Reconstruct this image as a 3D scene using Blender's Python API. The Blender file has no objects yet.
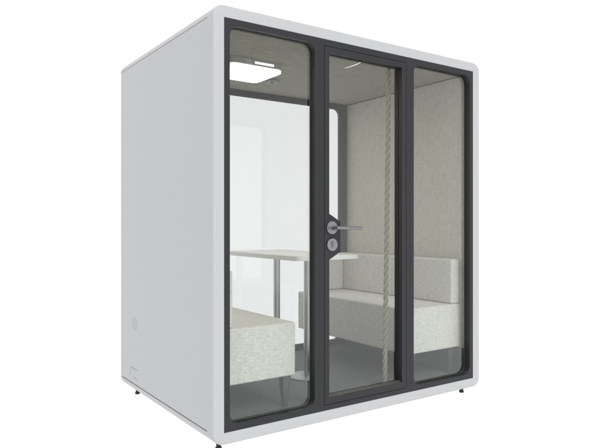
import bpy, bmesh, math, random
from mathutils import Vector, Matrix
from mathutils.geometry import tessellate_polygon
random.seed(4)
PI = math.pi
SC = bpy.context.scene
COL = SC.collection

# ------------------------------------------------------------------ helpers
def rrect(x0, x1, z0, z1, r, n=8):
    """counter-clockwise rounded rectangle outline"""
    pts = []
    r = max(r, 1e-5)
    for cx, cz, a0 in ((x1-r, z0+r, -90), (x1-r, z1-r, 0), (x0+r, z1-r, 90), (x0+r, z0+r, 180)):
        for i in range(n+1):
            a = math.radians(a0 + 90*i/n)
            pts.append((cx + r*math.cos(a), cz + r*math.sin(a)))
    return pts

def link(name, me, mat, parent=None, smooth=35):
    if smooth:
        me.shade_smooth(); me.set_sharp_from_angle(angle=math.radians(smooth))
    mats = mat if isinstance(mat, (list, tuple)) else [mat]
    for m in mats: me.materials.append(m)
    o = bpy.data.objects.new(name, me); COL.objects.link(o)
    if parent is not None: o.parent = parent
    return o

def mesh_of(bm):
    me = bpy.data.meshes.new('m'); bmesh.ops.recalc_face_normals(bm, faces=bm.faces)
    bm.to_mesh(me); bm.free(); return me

def add_plate(bm, outer, holes, y0, y1, axis='y', side_mat=0):
    """a flat plate cut to an outline with holes; outline lies in xz (axis y), xy (axis z) or yz (axis x)"""
    def P(p, d):
        if axis == 'y': return (p[0], d, p[1])
        if axis == 'z': return (p[0], p[1], d)
        return (d, p[0], p[1])
    loops = [outer] + holes
    flat = [p for l in loops for p in l]
    tri = tessellate_polygon([[Vector((p[0], p[1], 0)) for p in l] for l in loops])
    va = [bm.verts.new(P(p, y0)) for p in flat]; vb = [bm.verts.new(P(p, y1)) for p in flat]
    for t in tri:
        try: bm.faces.new([va[i] for i in t]); bm.faces.new([vb[i] for i in reversed(t)])
        except ValueError: pass
    k = 0
    for l in loops:
        n = len(l)
        for i in range(n):
            j = (i+1) % n
            try:
                f = bm.faces.new((va[k+i], va[k+j], vb[k+j], vb[k+i])); f.material_index = side_mat
            except ValueError: pass
        k += n

def bevel(o, w, seg=2, ang=40):
    m = o.modifiers.new('bevel', 'BEVEL'); m.width = w; m.segments = seg
    m.limit_method = 'ANGLE'; m.angle_limit = math.radians(ang); m.harden_normals = False
    return o

def plate(name, outer, holes, y0, y1, mat, parent=None, axis='y', bev=0, side_mat=0):
    bm = bmesh.new(); add_plate(bm, outer, holes, y0, y1, axis, side_mat)
    o = link(name, mesh_of(bm), mat, parent)
    if bev: bevel(o, bev)
    return o

def add_box(bm, x0, x1, y0, y1, z0, z1):
    r = bmesh.ops.create_cube(bm, size=1)['verts']
    for v in r:
        v.co = Vector((x0 + (v.co.x+.5)*(x1-x0), y0 + (v.co.y+.5)*(y1-y0), z0 + (v.co.z+.5)*(z1-z0)))

def box(name, b, mat, parent=None, bev=0, seg=2):
    bm = bmesh.new(); add_box(bm, *b)
    o = link(name, mesh_of(bm), mat, parent)
    if bev: bevel(o, bev, seg)
    return o

def add_loft(bm, rings, closed_ring=True, cap=True, closed_path=False):
    vs = [[bm.verts.new(p) for p in r] for r in rings]
    n = len(rings[0]); m = len(rings)
    for i in range(m if closed_path else m-1):
        a, b = vs[i], vs[(i+1) % m]
        for j in range(n):
            k = (j+1) % n
            bm.faces.new((a[j], a[k], b[k], b[j]))
    if cap and not closed_path:
        bm.faces.new(list(reversed(vs[0]))); bm.faces.new(vs[-1])

def add_lathe(bm, prof, c=(0, 0, 0), axis='z', n=48):
    """prof: list of (radius, height)"""
    rings = []
    for r, h in prof:
        ring = []
        for i in range(n):
            a = 2*PI*i/n; u, v = max(r, 1e-5)*math.cos(a), max(r, 1e-5)*math.sin(a)
            if axis == 'z': p = (u, v, h)
            elif axis == 'y': p = (u, h, v)
            else: p = (h, u, v)
            ring.append((p[0]+c[0], p[1]+c[1], p[2]+c[2]))
        rings.append(ring)
    add_loft(bm, rings)

def lathe(name, prof, c, mat, parent=None, axis='z', n=48):
    bm = bmesh.new(); add_lathe(bm, prof, c, axis, n)
    return link(name, mesh_of(bm), mat, parent)

def add_tube(bm, pts, r, n=12):
    pts = [Vector(p) for p in pts]; rings = []
    t0 = (pts[1]-pts[0]).normalized()
    u = t0.orthogonal().normalized()
    for i, p in enumerate(pts):
        t = (pts[min(i+1, len(pts)-1)] - pts[max(i-1, 0)]).normalized()
        u = (u - t*u.dot(t)).normalized(); w = t.cross(u)
        rings.append([p + (u*math.cos(2*PI*k/n) + w*math.sin(2*PI*k/n))*r for k in range(n)])
    add_loft(bm, rings)

def thing(name, label, cat, loc=(0, 0, 0), group=None):
    o = bpy.data.objects.new(name, None); COL.objects.link(o)
    o.empty_display_size = .1
    o.location = loc; o['label'] = label; o['category'] = cat
    if group: o['group'] = group
    return o

def settle(root):
    """children were modelled in world space: keep them there under a moved root"""
    bpy.context.view_layer.update()
    inv = Matrix.Translation(root.location).inverted()
    for ch in [c for c in bpy.data.objects if c.parent == root]:
        ch.matrix_parent_inverse = inv

# ------------------------------------------------------------------ materials
def mat(name, col, rough=.5, metal=0, spec=.5):
    m = bpy.data.materials.new(name); m.use_nodes = True
    b = m.node_tree.nodes['Principled BSDF']
    b.inputs['Base Color'].default_value = (*col, 1); b.inputs['Roughness'].default_value = rough
    b.inputs['Metallic'].default_value = metal; b.inputs['Specular IOR Level'].default_value = spec
    return m, m.node_tree, b

def nd(nt, t, **kw):
    n = nt.nodes.new(t)
    for k, v in kw.items(): setattr(n, k, v)
    return n

def painted(name, col, rough, var=.03, bump=.02, scale=900, metal=0, spec=.5):
    m, nt, b = mat(name, col, rough, metal, spec)
    tc = nd(nt, 'ShaderNodeTexCoord')
    n1 = nd(nt, 'ShaderNodeTexNoise'); n1.inputs['Scale'].default_value = 1.3; n1.inputs['Detail'].default_value = 3
    n2 = nd(nt, 'ShaderNodeTexNoise'); n2.inputs['Scale'].default_value = scale; n2.inputs['Detail'].default_value = 2
    mp = nd(nt, 'ShaderNodeMapRange'); mp.inputs['To Min'].default_value = 1-var; mp.inputs['To Max'].default_value = 1+var
    mx = nd(nt, 'ShaderNodeMix', data_type='RGBA', blend_type='MULTIPLY'); mx.inputs[0].default_value = 1
    mx.inputs[6].default_value = (*col, 1)
    nt.links.new(tc.outputs['Object'], n1.inputs['Vector']); nt.links.new(tc.outputs['Object'], n2.inputs['Vector'])
    nt.links.new(n1.outputs['Fac'], mp.inputs['Value']); nt.links.new(mp.outputs[0], mx.inputs[7])
    nt.links.new(mx.outputs[2], b.inputs['Base Color'])
    bp = nd(nt, 'ShaderNodeBump'); bp.inputs['Strength'].default_value = bump; bp.inputs['Distance'].default_value = .001
    nt.links.new(n2.outputs['Fac'], bp.inputs['Height']); nt.links.new(bp.outputs[0], b.inputs['Normal'])
    return m

def fabric(name, c1, c2, c3, t=130, contrast=1.0, streak=(1, 1)):
    """melange upholstery cloth: slubby threads running both ways over the face, chosen by the face's normal"""
    m, nt, b = mat(name, c1, .95, 0, .15)
    b.inputs['Sheen Weight'].default_value = .15
    tc = nd(nt, 'ShaderNodeTexCoord'); geo = nd(nt, 'ShaderNodeNewGeometry')
    sp = nd(nt, 'ShaderNodeSeparateXYZ'); nt.links.new(tc.outputs['Object'], sp.inputs[0])
    sn = nd(nt, 'ShaderNodeSeparateXYZ'); nt.links.new(geo.outputs['True Normal'], sn.inputs[0])
    def absgt(o):
        a = nd(nt, 'ShaderNodeMath', operation='ABSOLUTE'); nt.links.new(o, a.inputs[0])
        g = nd(nt, 'ShaderNodeMath', operation='GREATER_THAN'); nt.links.new(a.outputs[0], g.inputs[0]); g.inputs[1].default_value = .7
        return g.outputs[0]
    ax, az = absgt(sn.outputs[0]), absgt(sn.outputs[2])
    # u: x (or y when the face looks along x); v: z (or y when it looks up)
    def mixf(f, a, c):
        x = nd(nt, 'ShaderNodeMix', data_type='FLOAT'); nt.links.new(f, x.inputs[0]); nt.links.new(a, x.inputs[2]); nt.links.new(c, x.inputs[3]); return x.outputs[0]
    u = mixf(ax, sp.outputs[0], sp.outputs[1]); v = mixf(az, sp.outputs[2], sp.outputs[1])
    def thread(su, sv, seed, det=3):
        cx = nd(nt, 'ShaderNodeCombineXYZ')
        for o, s, k in ((u, su, 0), (v, sv, 1)):
            q = nd(nt, 'ShaderNodeMath', operation='MULTIPLY'); nt.links.new(o, q.inputs[0]); q.inputs[1].default_value = s
            nt.links.new(q.outputs[0], cx.inputs[k])
        cx.inputs[2].default_value = seed
        n = nd(nt, 'ShaderNodeTexNoise'); n.inputs['Scale'].default_value = 1; n.inputs['Detail'].default_value = det
        n.inputs['Roughness'].default_value = .62
        nt.links.new(cx.outputs[0], n.inputs['Vector']); return n.outputs['Fac']
    h = thread(t*.11, t*1.0, 3.1); w = thread(t*1.0, t*.11, 8.7); g = thread(t*1.6, t*1.6, 1.7, 1); big = thread(1.4, 1.1, 5.5, 2)
    ad = nd(nt, 'ShaderNodeMath', operation='MULTIPLY_ADD'); nt.links.new(h, ad.inputs[0]); ad.inputs[1].default_value = .5*streak[0]
    m2 = nd(nt, 'ShaderNodeMath', operation='MULTIPLY'); nt.links.new(w, m2.inputs[0]); m2.inputs[1].default_value = .5*streak[1]
    nt.links.new(m2.outputs[0], ad.inputs[2])
    ad2 = nd(nt, 'ShaderNodeMath', operation='MULTIPLY_ADD'); nt.links.new(g, ad2.inputs[0]); ad2.inputs[1].default_value = .25; nt.links.new(ad.outputs[0], ad2.inputs[2])
    rs = .5*(streak[0]+streak[1])*.5 + .125
    mr = nd(nt, 'ShaderNodeMapRange'); mr.inputs['From Min'].default_value = rs-.13/contrast; mr.inputs['From Max'].default_value = rs+.13/contrast
    nt.links.new(ad2.outputs[0], mr.inputs['Value'])
    cr = nd(nt, 'ShaderNodeValToRGB'); e = cr.color_ramp.elements
    e[0].position = 0; e[0].color = (*c2, 1); e[1].position = 1; e[1].color = (*c3, 1)
    k = e.new(.5); k.color = (*c1, 1)
    nt.links.new(mr.outputs[0], cr.inputs[0])
    mb = nd(nt, 'ShaderNodeMapRange'); mb.inputs['To Min'].default_value = .94; mb.inputs['To Max'].default_value = 1.06; nt.links.new(big, mb.inputs['Value'])
    mx = nd(nt, 'ShaderNodeMix', data_type='RGBA', blend_type='MULTIPLY'); mx.inputs[0].default_value = 1
    nt.links.new(cr.outputs[0], mx.inputs[6]); nt.links.new(mb.outputs[0], mx.inputs[7]); nt.links.new(mx.outputs[2], b.inputs['Base Color'])
    bp = nd(nt, 'ShaderNodeBump'); bp.inputs['Strength'].default_value = .45; bp.inputs['Distance'].default_value = .0012
    nt.links.new(ad2.outputs[0], bp.inputs['Height']); nt.links.new(bp.outputs[0], b.inputs['Normal'])
    return m

def glass(name, tint, refl=2.2):
    """thin architectural pane: tinted see-through body with Fresnel mirror on the faces"""
    m = bpy.data.materials.new(name); m.use_nodes = True; nt = m.node_tree
    for n in list(nt.nodes): nt.nodes.remove(n)
    out = nd(nt, 'ShaderNodeOutputMaterial'); mix = nd(nt, 'ShaderNodeMixShader')
    tr = nd(nt, 'ShaderNodeBsdfTransparent'); tr.inputs[0].default_value = (*tint, 1)
    gl = nd(nt, 'ShaderNodeBsdfGlossy'); gl.inputs['Roughness'].default_value = .0; gl.inputs['Color'].default_value = (.97, 1, .985, 1)
    fr = nd(nt, 'ShaderNodeFresnel'); fr.inputs['IOR'].default_value = 1.5
    geo = nd(nt, 'ShaderNodeNewGeometry')
    inv = nd(nt, 'ShaderNodeMath', operation='SUBTRACT'); inv.inputs[0].default_value = 1; nt.links.new(geo.outputs['Backfacing'], inv.inputs[1])
    q = nd(nt, 'ShaderNodeMath', operation='MULTIPLY'); nt.links.new(fr.outputs[0], q.inputs[0]); nt.links.new(inv.outputs[0], q.inputs[1])
    q2 = nd(nt, 'ShaderNodeMath', operation='MULTIPLY', use_clamp=True); nt.links.new(q.outputs[0], q2.inputs[0]); q2.inputs[1].default_value = refl
    nt.links.new(q2.outputs[0], mix.inputs[0]); nt.links.new(tr.outputs[0], mix.inputs[1]); nt.links.new(gl.outputs[0], mix.inputs[2])
    nt.links.new(mix.outputs[0], out.inputs[0])
    return m

M = {}
M['shell'] = painted('shell_white_lacquer', (.492, .499, .511), .42, .010, .02, 700, spec=.35)
M['frame'] = painted('anthracite_powder_coat', (.021, .022, .0255), .45, .04, .06, 1200, spec=.38)
M['rubber'] = painted('black_rubber', (.012, .013, .012), .55, .05, .05)
M['core'] = painted('dark_core', (.02, .021, .023), .8)
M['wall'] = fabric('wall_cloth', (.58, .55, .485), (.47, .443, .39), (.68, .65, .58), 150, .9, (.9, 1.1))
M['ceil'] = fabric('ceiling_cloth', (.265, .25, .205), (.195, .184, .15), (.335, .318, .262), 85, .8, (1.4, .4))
M['seat'] = fabric('bench_cloth', (.62, .613, .572), (.485, .48, .444), (.74, .733, .692), 235, .95, (1.3, .75))
M['steel'] = painted('brushed_steel', (.30, .30, .31), .33, .04, .15, 500, metal=1)
M['tube'] = painted('satin_metal_tube', (.55, .56, .56), .26, .04, .05, 600, metal=1)
M['table'] = painted('pale_laminate', (.80, .79, .76), .38, .03, .02)
M['tedge'] = painted('white_table_edge', (.78, .79, .78), .4, .02, .02)
M['legpaint'] = painted('grey_leg_paint', (.07, .075, .078), .4, .04, .05)
M['housing'] = painted('lamp_grey', (.33, .35, .35), .35, .03, .02)
M['rope'] = None
M['glass'] = glass('front_glass', (.955, .966, .955))
M['rglass'] = glass('rear_glass', (.915, .915, .925))
M['gedge'] = mat('glass_edge_green', (.13, .14, .105), .3)[0]
M['bead'] = painted('olive_grey_bead', (.06, .063, .055), .45, .03, .04)
M['plate'] = painted('satin_base_plate', (.34, .35, .35), .33, .03, .02, 500, metal=.85)
M['joint'] = mat('joint_dark', (.012, .0125, .014), .5)[0]
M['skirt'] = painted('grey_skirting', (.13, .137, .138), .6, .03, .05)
M['dark_slot'] = mat('slot_black', (.01, .01, .011), .6)[0]

def carpet():
    m, nt, b = mat('woven_floor', (.07, .073, .073), .8, 0, .25)
    tc = nd(nt, 'ShaderNodeTexCoord'); mp = nd(nt, 'ShaderNodeMapping'); mp.inputs['Rotation'].default_value = (0, 0, math.radians(17))
    nt.links.new(tc.outputs['Object'], mp.inputs[0])
    outs = []
    for d in ('X', 'Y'):
        w = nd(nt, 'ShaderNodeTexWave', wave_type='BANDS', bands_direction=d); w.inputs['Scale'].default_value = 21
        w.inputs['Distortion'].default_value = .25; w.inputs['Detail'].default_value = 1
        nt.links.new(mp.outputs[0], w.inputs['Vector']); outs.append(w.outputs['Fac'])
    mu = nd(nt, 'ShaderNodeMath', operation='MULTIPLY'); nt.links.new(outs[0], mu.inputs[0]); nt.links.new(outs[1], mu.inputs[1])
    n = nd(nt, 'ShaderNodeTexNoise'); n.inputs['Scale'].default_value = 260; n.inputs['Detail'].default_value = 2; nt.links.new(tc.outputs['Object'], n.inputs['Vector'])
    ad = nd(nt, 'ShaderNodeMath', operation='MULTIPLY_ADD'); nt.links.new(n.outputs['Fac'], ad.inputs[0]); ad.inputs[1].default_value = .35; nt.links.new(mu.outputs[0], ad.inputs[2])
    cr = nd(nt, 'ShaderNodeValToRGB'); e = cr.color_ramp.elements
    e[0].position = .15; e[0].color = (.058, .063, .065, 1); e[1].position = .9; e[1].color = (.215, .232, .235, 1)
    nt.links.new(ad.outputs[0], cr.inputs[0]); nt.links.new(cr.outputs[0], b.inputs['Base Color'])
    bp = nd(nt, 'ShaderNodeBump'); bp.inputs['Strength'].default_value = .5; bp.inputs['Distance'].default_value = .002
    nt.links.new(ad.outputs[0], bp.inputs['Height']); nt.links.new(bp.outputs[0], b.inputs['Normal'])
    return m
M['carpet'] = carpet()

def refl_mat():  # cloth-like colours for the solid that stands in for a door glass reflection
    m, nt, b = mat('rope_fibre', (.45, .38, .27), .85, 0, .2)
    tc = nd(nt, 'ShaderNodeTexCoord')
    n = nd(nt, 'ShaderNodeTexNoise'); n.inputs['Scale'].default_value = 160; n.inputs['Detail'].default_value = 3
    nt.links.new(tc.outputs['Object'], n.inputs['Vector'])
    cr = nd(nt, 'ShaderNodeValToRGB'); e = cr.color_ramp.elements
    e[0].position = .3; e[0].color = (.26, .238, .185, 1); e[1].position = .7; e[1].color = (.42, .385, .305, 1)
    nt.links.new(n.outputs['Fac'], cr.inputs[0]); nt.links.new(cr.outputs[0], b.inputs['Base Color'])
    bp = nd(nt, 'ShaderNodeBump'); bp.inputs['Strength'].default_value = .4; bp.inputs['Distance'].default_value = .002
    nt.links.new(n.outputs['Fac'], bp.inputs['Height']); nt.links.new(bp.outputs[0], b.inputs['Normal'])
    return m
M['sensor'] = painted('sensor_grey', (.22, .225, .205), .5, .03, .02)
M['rope'] = refl_mat()
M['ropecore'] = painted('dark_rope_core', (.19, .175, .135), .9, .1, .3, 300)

def emis(name, col, s):
    m = bpy.data.materials.new(name); m.use_nodes = True
    b = m.node_tree.nodes['Principled BSDF']
    b.inputs['Base Color'].default_value = (.8, .8, .8, 1); b.inputs['Emission Color'].default_value = (*col, 1); b.inputs['Emission Strength'].default_value = s
    b.inputs['Roughness'].default_value = .5
    return m
M['diffuser'] = emis('lit_diffuser', (1, .90, .77), 8.0)
M['rim'] = emis('glowing_rim', (1, .93, .82), 1.0)
M['display'] = emis('lit_display', (1, .98, .95), 1.3)

# ------------------------------------------------------------------ dimensions (metres)
W, D, Z0, Z1 = 2.105, 1.477, .030, 2.330        # outer case
X0, X1, ZB, ZT = .065, 2.035, .093, 2.266       # front opening
IX0, IX1, IZ0, IZ1 = .075, 2.030, .113, 2.255   # room inside
YR = 1.405                                      # front of the rear frame

# ------------------------------------------------------------------ the pod
pod = thing('office_pod', 'large white box shaped office pod with anthracite glazed front and black levelling feet', 'office pod', (W/2, D/2, 0))

# case: front surround with rounded edge, lofted as one closed band, then roof and floor slabs
bm = bmesh.new(); R = .066; B = .010
rings = []
YD = .068
rings.append([(x, YD, z) for x, z in rrect(0, W, Z0, Z1, R, 14)])
for i in range(7):
    a = math.radians(90*i/6)
    ins = B*(1-math.cos(a)); y = B*(1-math.sin(a))
    rings.append([(x, y, z) for x, z in rrect(ins, W-ins, Z0+ins, Z1-ins, R-ins, 14)])
rings.append([(x, 0, z) for x, z in rrect(X0-.0015, X1+.0015, ZB-.0015, ZT+.0015, .0028, 14)])
rings.append([(x, .0015, z) for x, z in rrect(X0, X1, ZB, ZT, .0015, 14)])
rings.append([(x, YD, z) for x, z in rrect(X0, X1, ZB, ZT, .0015, 14)])
add_loft(bm, rings, closed_path=True)
full = rrect(0, W, Z0, Z1, R, 14)
zt0, zb1 = 2.2715, .0925
top = [(0, zt0)] + [p for p in full if p[1] > zt0][::1]
# order: right side up, over the top, down the left
rt = [p for p in full if p[1] > zt0 and p[0] > W/2]; lt = [p for p in full if p[1] > zt0 and p[0] < W/2]
add_plate(bm, [(0, zt0), (W, zt0)] + rt + lt, [], YD, D)
rb = [p for p in full if p[1] < zb1 and p[0] > W/2]; lb = [p for p in full if p[1] < zb1 and p[0] < W/2]
add_plate(bm, [(W, zb1), (0, zb1)] + lb + rb, [], YD, D)
link('shell', mesh_of(bm), M['shell'], pod, 30)
PZ0, PZ1 = .0985, 2.2685
left = box('side_panel', (0.0, .013, YD+.0002, D-.002, PZ0, PZ1), M['shell'], pod, .0012)
box('side_panel', (W-.013, W, YD+.0002, D-.002, PZ0, PZ1), M['shell'], pod, .0012)
# dark insulation core behind the panels
for a_, b_ in ((.0135, .062), (W-.062, W-.0135)):
    box('insulation_core', (a_, b_, YD+.001, D-.006, .0926, 2.2714), M['core'], pod)
# lining
box('wall_lining', (.0622, IX0, .052, YR, IZ0, IZ1), M['wall'], pod)
box('wall_lining', (IX1, W-.0622, .052, YR, IZ0, IZ1), M['wall'], pod)
box('skirting', (IX0+.0003, IX0+.008, .056, YR-.001, IZ0+.0005, .29), M['skirt'], pod)  # grey strips put the shade below the benches into the lower walls
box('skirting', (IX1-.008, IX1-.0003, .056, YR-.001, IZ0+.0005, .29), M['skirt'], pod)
box('joint_strip', (IX1-.005, IX1-.0002, .053, YR-.001, IZ1-.005, IZ1+.0008), M['dark_slot'], pod)
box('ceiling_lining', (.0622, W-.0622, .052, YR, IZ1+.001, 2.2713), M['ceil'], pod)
box('floor_covering', (.0622, W-.0622, .052, YR, .0927, IZ0), M['carpet'], pod)

# front frame: one dark plate with two rounded windows and the door opening
YF0, YF1 = .0008, .052
WL = (.099, .650, .128, 2.231); WR = (1.4485, 2.0005, .128, 2.231)
DR = (.717, 1.382, .124, 2.229)
plate('front_frame', rrect(X0+.0005, X1-.0005, ZB+.0005, ZT-.0005, .001, 2), [rrect(*WL, .058, 10), rrect(*WR, .058, 10), rrect(*DR, .001, 1)],
      YF0, YF1, M['frame'], pod, bev=.0022)
for k in (.683, 1.4165):   # the upright joint line in each mullion: a shallow black bead
    box('joint_line', (k-.0012, k+.0012, YF0-.0004, YF0+.003, ZB+.001, ZT-.001), M['joint'], pod)
GY = .038
for wnd in (WL, WR):
    g = plate('window_pane', rrect(wnd[0]-.006, wnd[1]+.006, wnd[2]-.006, wnd[3]+.006, .064, 10), [], GY, GY+.008, [M['glass'], M['gedge']], pod, side_mat=1)
    plate('window_gasket', rrect(wnd[0]+.0005, wnd[1]-.0005, wnd[2]+.0005, wnd[3]-.0005, .057, 10), [rrect(wnd[0]+.003, wnd[1]-.003, wnd[2]+.003, wnd[3]-.003, .055, 10)], GY-.006, GY-.0005, M['rubber'], g)
    plate('spacer_bead', rrect(wnd[0]+.0005, wnd[1]-.0005, wnd[2]+.0005, wnd[3]-.0005, .057, 10), [rrect(wnd[0]+.0045, wnd[1]-.0045, wnd[2]+.0045, wnd[3]-.0045, .0535, 10)], GY+.0085, GY+.0105, M['gedge'], g)

# door with lock plate shaped out of its stile
d0, d1, dz0, dz1 = DR[0]+.003, DR[1]-.003, DR[2]+.003, DR[3]-.003
op = [(.7545, .166), (1.3415, .166), (1.3415, 2.191), (.7545, 2.191), (.7545, 1.246), (.8385, 1.198), (.8385, 1.021), (.7545, .974)]
door = plate('door', rrect(d0, d1, dz0, dz1, .001, 2), [op], YF0-.0002, YF1+.004, M['frame'], pod, bev=.0022)
bm = bmesh.new()
w0, w1 = .756, 1.340
add_loft(bm, [[(x, .006, .1662), (x, .031, .1662), (x, .031, .1765), (x, .007, .1675)] for x in (w0, w1)])
link('glazing_bead', mesh_of(bm), M['bead'], door)
dg = plate('door_pane', rrect(.7545-.008, 1.3415+.008, .158, 2.199, .003, 1), [], GY, GY+.008, [M['glass'], M['gedge']], door, side_mat=1)
plate('door_gasket', rrect(.755, 1.341, .1665, 2.1905, .001, 1), [[(.758, .1695), (1.338, .1695), (1.338, 2.1875), (.758, 2.1875)]], GY-.006, GY-.0005, M['rubber'], door)
# jamb behind the door leaf
plate('door_jamb', rrect(DR[0]-.002, DR[1]+.002, DR[2]-.002, DR[3]+.002, .001, 1), [rrect(DR[0]+.03, DR[1]-.034, DR[2]+.03, DR[3]-.03, .001, 1)], YF1+.006, YF1+.022, M['frame'], pod, bev=.001)
# lever and lock
LX, LZ = .7715, 1.163
lv = lathe('lever_handle', [(0, 0), (.0385, 0), (.039, -.002), (.039, -.007), (.0375, -.009), (.016, -.0095), (.0135, -.012), (.0125, -.045), (0, -.045)], (LX, YF0, LZ), M['steel'], door, 'y', 48)
bm = bmesh.new(); bm.from_mesh(lv.data)
pts = [(LX, YF0-.040, LZ)]
for i in range(7):
    a = math.radians(90*i/6); pts.append((LX+.016*math.sin(a)*1.0, YF0-.044-.014*(1-math.cos(a))*.4, LZ))
pts = [(LX-.004, YF0-.052, LZ-.0005), (LX+.01, YF0-.053, LZ), (LX+.06, YF0-.054, LZ-.001), (LX+.186, YF0-.054, LZ-.004), (LX+.1885, YF0-.054, LZ-.004)]
add_tube(bm, pts, .0102, 20)
bm.to_mesh(lv.data); bm.free(); lv.data.shade_smooth(); lv.data.set_sharp_from_angle(angle=math.radians(35))
lk = lathe('lock_rose', [(0, 0), (.0375, 0), (.038, -.002), (.038, -.006), (.0365, -.008), (0, -.0082)], (.7735, YF0, 1.063), M['steel'], door, 'y', 48)
def keyhole(cx, cz, s, y, name, parent):
    o = [(cx + s*.0085*math.cos(math.radians(a)), cz + s*(.010+.0085*math.sin(math.radians(a)))) for a in range(-60, 241, 20)]
    o += [(cx - s*.0042, cz - s*.019), (cx - s*.002, cz - s*.021), (cx + s*.002, cz - s*.021), (cx + s*.0042, cz - s*.019)]
    return plate(name, o, [], y-.0006, y, M['steel'], parent)
def kh(s, y0, y1, m, name):
    cx, cz = .7735, 1.063
    o = [(cx + s*.0088*math.cos(math.radians(a)), cz + .009 + s*.0088*math.sin(math.radians(a))) for a in range(-60, 241, 20)]
    o += [(cx - s*.0044, cz - .018 + .001/s), (cx - s*.002, cz - .020), (cx + s*.002, cz - .020), (cx + s*.0044, cz - .018 + .001/s)]
    return plate(name, o, [], y0, y1, m, lk if False else door)
kh(1.35, YF0-.0088, YF0-.0083, M['dark_slot'], 'lock_shadow_gap')
kh(1.0, YF0-.0105, YF0-.0089, M['steel'], 'lock_cylinder')
box('key_slot', (.7725, .7745, YF0-.0109, YF0-.0106, 1.050, 1.078), M['dark_slot'], door)

# rear frame and its single large pane
plate('rear_frame', rrect(.064, 2.041, .0935, 2.2705, .001, 1), [rrect(.140, 1.963, .153, 2.214, .060, 10)], YR+.0005, YR+.052, M['frame'], pod, bev=.002)
rg = plate('rear_pane', rrect(.134, 1.969, .147, 2.220, .066, 10), [], YR+.022, YR+.030, [M['rglass'], M['gedge']], pod, side_mat=1)
plate('rear_gasket', rrect(.1405, 1.9625, .1535, 2.2135, .0595, 10), [rrect(.147, 1.956, .160, 2.207, .053, 10)], YR+.016, YR+.0215, M['rubber'], rg)

# cable grille and service plate low on the left panel
bm = bmesh.new()
for i in range(16):
    a = 2*PI*i/16
    for rr, l in ((.040, .012), (.020, .010)):
        if rr < .03 and i % 2: continue
        cy, cz = 1.187 + rr*math.cos(a), .507 + rr*math.sin(a)
        ring = []
        n = 10
        pr = [(cy + l*.5*math.cos(2*PI*k/n)*math.cos(a) - .0042*math.sin(2*PI*k/n)*math.sin(a),
               cz + l*.5*math.cos(2*PI*k/n)*math.sin(a) + .0042*math.sin(2*PI*k/n)*math.cos(a)) for k in range(n)]
        add_plate(bm, pr, [], -.0014, -.0009, 'x')
slots = mesh_of(bm)
cg = lathe('air_grille', [(0, .002), (.060, .002), (.0605, .0), (.059, -.0008), (0, -.0008)], (0, 1.187, .507), M['shell'], pod, 'x', 48)
link('grille_slots', slots, mat('grille_slot_grey', (.38, .385, .39), .6)[0], cg)
sp = plate('service_plate', [(1.128, .135), (1.272, .135), (1.272, .205), (1.128, .205)], [], -.0012, .002, M['shell'], pod, 'x', bev=.0005)
bm = bmesh.new()
add_plate(bm, [(1.135, .1985), (1.265, .1985), (1.265, .2025), (1.135, .2025)], [], -.0018, -.0011, 'x')
add_plate(bm, [(1.263, .145), (1.267, .145), (1.267, .198), (1.263, .198)], [], -.0018, -.0011, 'x')
add_plate(bm, [(1.135, .137), (1.20, .137), (1.20, .140), (1.135, .140)], [], -.0018, -.0011, 'x')
link('plate_recess', mesh_of(bm), mat('recess_grey', (.27, .275, .285), .6)[0], sp)
# levelling feet
for fx, fy in ((.055, .045), (.055, 1.285), (W-.16, .028), (W-.10, 1.30)):
    lathe('levelling_foot', [(0, 0), (.015, 0), (.017, .003), (.017, .010), (.014, .013), (.0125, .015), (.0125, .036), (0, .036)], (fx, fy, 0), M['rubber'], pod, n=24)
settle(pod)

# ------------------------------------------------------------------ benches
def soft_box(name, b, r, m, parent, puff=.004):
    """upholstered block: subdivided box with rounded edges and faintly domed faces"""
    x0, x1, y0, y1, z0, z1 = b
    bm = bmesh.new(); add_box(bm, *b)
    o = link(name, mesh_of(bm), m, parent, 0)
    o.data.shade_smooth()
    bv = o.modifiers.new('bevel', 'BEVEL'); bv.width = r; bv.segments = 5; bv.harden_normals = True
    return o

def bench(label, side):
    # side -1: along the left wall, +1: along the right wall
    cx = (IX0+IX1)/2
    def X(d): return cx + side*d
    half = (IX1-IX0)/2
    root = thing('bench', label, 'bench', (X(half-.25), .75, IZ0), 'two pale upholstered benches facing each other')
    def bx(a, b2, *r): return (min(X(a), X(b2)), max(X(a), X(b2)), *r)
    soft_box('seat', bx(.468 if side < 0 else .436, half-.009, .102, YR-.006, .302, .612), .011, M['seat'], root)
    soft_box('backrest', bx(half-.100, half-.009, .105, YR-.008, .6135, .932), .016, M['seat'], root)
    soft_box('end_cushion', bx(half-.34, half-.1015, YR-.078, YR-.008, .6135, .925), .016, M['seat'], root)
    for px in (.51, half-.07):
        for py in (.155, 1.30):
            bm = bmesh.new()
            rings = []
            for z, r, o in ((IZ0+.0005, .014, 0), (IZ0+.004, .015, 0), (.301, .030, 0)):
                rings.append([(X(px)+u*r, py+v*r, z) for u, v in rrect(-1, 1, -1, 1, .35, 4)])
            add_loft(bm, rings)
            link('leg', mesh_of(bm), M['legpaint'], root)
    settle(root)
bench('pale grey upholstered bench behind the left window, its end face beside the metal table column', -1)
bench('pale grey upholstered bench along the fabric wall behind the door and right hand window', 1)

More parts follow.
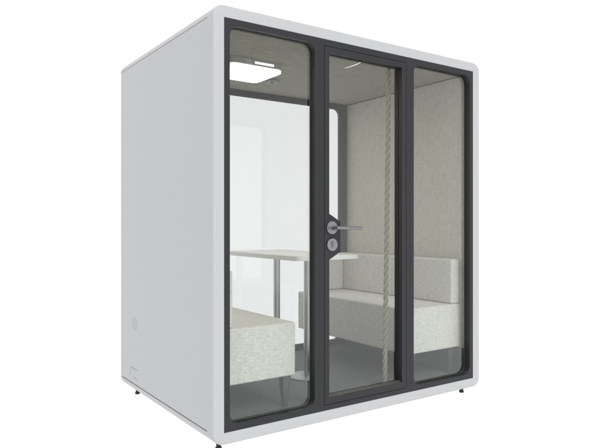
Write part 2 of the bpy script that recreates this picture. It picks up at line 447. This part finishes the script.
# ------------------------------------------------------------------ table
TX0, TX1, TY0, TY1 = .795, 1.330, .395, 1.385
tb = thing('meeting_table', 'long narrow white topped table on two metal columns between the benches', 'table', ((TX0+TX1)/2, .9, IZ0))
plate('tabletop', rrect(TX0, TX1, TY0, TY1, .045, 8), [], .944, .974, [M['table'], M['tedge']], tb, 'z', bev=.002, side_mat=1)
for cy in (.635, 1.13):
    cxx = 1.047 if cy < 1 else 1.105
    lathe('column', [(0, .126), (.0265, .126), (.0265, .93), (.045, .932), (.045, .9435), (0, .9435)], (cxx, cy, 0), M['tube'], tb, n=40)
    lathe('base_plate', [(0, IZ0+.0005), (.135, IZ0+.0005), (.138, IZ0+.003), (.137, IZ0+.008), (.128, IZ0+.0115), (.03, IZ0+.0125), (0, IZ0+.0125)], (cxx, cy, 0), M['plate'], tb, n=64)
settle(tb)

# ------------------------------------------------------------------ ceiling light
AX0, AX1, AY0, AY1 = .40, .803, .560, .925
cl = thing('ceiling_light', 'square white ceiling light with rounded corners glowing inside the pod', 'ceiling light', ((AX0+AX1)/2, (AY0+AY1)/2, IZ1))
plate('housing', rrect(AX0+.005, AX1-.005, AY0+.005, AY1-.005, .05, 10), [], 2.2125, IZ1-.0003, M['housing'], cl, 'z', bev=.002)
bm = bmesh.new(); rings = []
for z, i in ((2.2005, .010), (2.196, .0102), (2.1937, .012), (2.193, .016)):
    rings.append([(x, y, z) for x, y in rrect(AX0+i, AX1-i, AY0+i, AY1-i, .055-i, 10)])
add_loft(bm, rings)
plate('rim', rrect(AX0, AX1, AY0, AY1, .055, 10), [rrect(AX0+.0095, AX1-.0095, AY0+.0095, AY1-.0095, .0455, 10)], 2.1955, 2.2124, M['rim'], cl, 'z', bev=.0025)
link('diffuser', mesh_of(bm), M['diffuser'], cl)
plate('lit_strip', rrect(.580, .725, 2.2255, 2.2395, .002, 3), [], AY0+.0038, AY0+.006, M['display'], cl)
bm = bmesh.new()
for i in range(5):
    for j in range(4):
        if (i+j) % 2 == 0 or i == j:
            x, z = .512+i*.0085, 2.218+j*.0085
            add_box(bm, x, x+.0068, AY0+.0038, AY0+.006, z, z+.0068)
link('indicator_mark', mesh_of(bm), mat('indicator_pale', (.7, .72, .7), .4)[0], cl)
settle(cl)
sn = thing('ceiling_sensor', 'small round grey disc on the ceiling behind the glowing square light', 'sensor', (.975, .985, IZ1))
lathe('disc', [(0, 2.2547), (.052, 2.2547), (.051, 2.244), (.044, 2.2385), (0, 2.237)], (.975, .985, 0), M['sensor'], sn)
lathe('sensor_lens', [(0, 2.2368), (.012, 2.2368), (.010, 2.233), (0, 2.232)], (.975, .985, 0), M['rubber'], sn, n=24)
settle(sn)
# slim pale strip, slightly emissive, added on the ceiling behind the door glass
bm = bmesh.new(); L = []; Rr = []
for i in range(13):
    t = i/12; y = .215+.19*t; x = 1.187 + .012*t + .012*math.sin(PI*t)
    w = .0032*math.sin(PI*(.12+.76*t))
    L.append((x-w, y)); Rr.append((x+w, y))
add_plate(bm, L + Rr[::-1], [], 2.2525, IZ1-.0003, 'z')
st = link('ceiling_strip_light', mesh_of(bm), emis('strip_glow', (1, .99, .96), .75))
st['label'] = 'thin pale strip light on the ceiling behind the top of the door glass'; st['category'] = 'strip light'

# ------------------------------------------------------------------ twisted reflection in the door glass, modelled as a solid form
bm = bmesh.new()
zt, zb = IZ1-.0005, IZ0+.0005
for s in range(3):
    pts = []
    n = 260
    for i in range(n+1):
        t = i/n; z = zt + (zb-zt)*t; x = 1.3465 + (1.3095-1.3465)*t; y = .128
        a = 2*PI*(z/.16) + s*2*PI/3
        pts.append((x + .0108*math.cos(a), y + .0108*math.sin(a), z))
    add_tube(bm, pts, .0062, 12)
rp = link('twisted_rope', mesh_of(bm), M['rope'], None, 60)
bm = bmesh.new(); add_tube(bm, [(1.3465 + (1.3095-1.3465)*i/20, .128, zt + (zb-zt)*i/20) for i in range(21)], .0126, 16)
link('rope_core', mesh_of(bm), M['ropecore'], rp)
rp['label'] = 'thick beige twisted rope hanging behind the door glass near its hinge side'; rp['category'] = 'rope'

# ------------------------------------------------------------------ surface: added translucent white floor, lit from below to drop the contact shadow
m = bpy.data.materials.new('white_acrylic'); m.use_nodes = True; nt = m.node_tree
for n in list(nt.nodes): nt.nodes.remove(n)
o_ = nd(nt, 'ShaderNodeOutputMaterial'); mx = nd(nt, 'ShaderNodeMixShader'); mx.inputs[0].default_value = .06
tl = nd(nt, 'ShaderNodeBsdfTranslucent'); tl.inputs[0].default_value = (1, 1, 1, 1)
df = nd(nt, 'ShaderNodeBsdfDiffuse'); df.inputs[0].default_value = (.95, .95, .95, 1)
nt.links.new(tl.outputs[0], mx.inputs[1]); nt.links.new(df.outputs[0], mx.inputs[2]); nt.links.new(mx.outputs[0], o_.inputs[0])
bm = bmesh.new()
v = [bm.verts.new((30*math.cos(2*PI*i/64), 30*math.sin(2*PI*i/64), 0)) for i in range(64)]; bm.faces.new(v)
fl = link('floor', mesh_of(bm), m, None, 0); fl['kind'] = 'structure'

# ------------------------------------------------------------------ light
w = bpy.data.worlds.new('World'); SC.world = w; w.use_nodes = True
bg = w.node_tree.nodes['Background']; bg.inputs[0].default_value = (1, 1, 1, 1); bg.inputs[1].default_value = 1.08
# white studio: even white cyclorama behind the pod, upper camera side dimmed, added to grade the glass reflections
nt = w.node_tree; tc = nd(nt, 'ShaderNodeTexCoord'); sx = nd(nt, 'ShaderNodeSeparateXYZ'); nt.links.new(tc.outputs['Generated'], sx.inputs[0])
def ramp(sock, a, b):
    m_ = nd(nt, 'ShaderNodeMapRange', interpolation_type='SMOOTHSTEP'); m_.inputs['From Min'].default_value = a; m_.inputs['From Max'].default_value = b
    nt.links.new(sock, m_.inputs['Value']); return m_.outputs[0]
fy = ramp(sx.outputs[1], -.05, -.55); fz = ramp(sx.outputs[2], .0, .42)
mm = nd(nt, 'ShaderNodeMath', operation='MULTIPLY'); nt.links.new(fy, mm.inputs[0]); nt.links.new(fz, mm.inputs[1])
ms = nd(nt, 'ShaderNodeMapRange'); ms.inputs['To Min'].default_value = 1.08; ms.inputs['To Max'].default_value = .42
nt.links.new(mm.outputs[0], ms.inputs['Value']); nt.links.new(ms.outputs[0], bg.inputs[1])
sd = bpy.data.lights.new('key_light', 'SUN'); sd.energy = 1.85; sd.angle = math.radians(36); sd.color = (1, .985, .96)
so = bpy.data.objects.new('key_light', sd); COL.objects.link(so)
dirv = Vector((-.02, .75, -.68)); so.rotation_euler = dirv.to_track_quat('-Z', 'Y').to_euler(); so.location = (3, -4, 4)

# ------------------------------------------------------------------ camera
cd = bpy.data.cameras.new('camera'); cam = bpy.data.objects.new('camera', cd); COL.objects.link(cam)
cam.location = (-1.379, -2.789, 1.185); cam.rotation_euler = (math.radians(90), 0, math.radians(55.4-90))
cd.sensor_fit = 'HORIZONTAL'; cd.sensor_width = 36; cd.lens = 36*597.5/600; cd.clip_start = .05; cd.clip_end = 200
SC.camera = cam
SC.view_settings.view_transform = 'Standard'; SC.view_settings.look = 'None'; SC.view_settings.gamma = 1; SC.view_settings.exposure = 0
SC.render.engine = 'CYCLES'
SC.cycles.transparent_max_bounces = 24; SC.cycles.max_bounces = 12; SC.cycles.diffuse_bounces = 6; SC.cycles.glossy_bounces = 6
SC.render.resolution_x = 1024; SC.render.resolution_y = 765
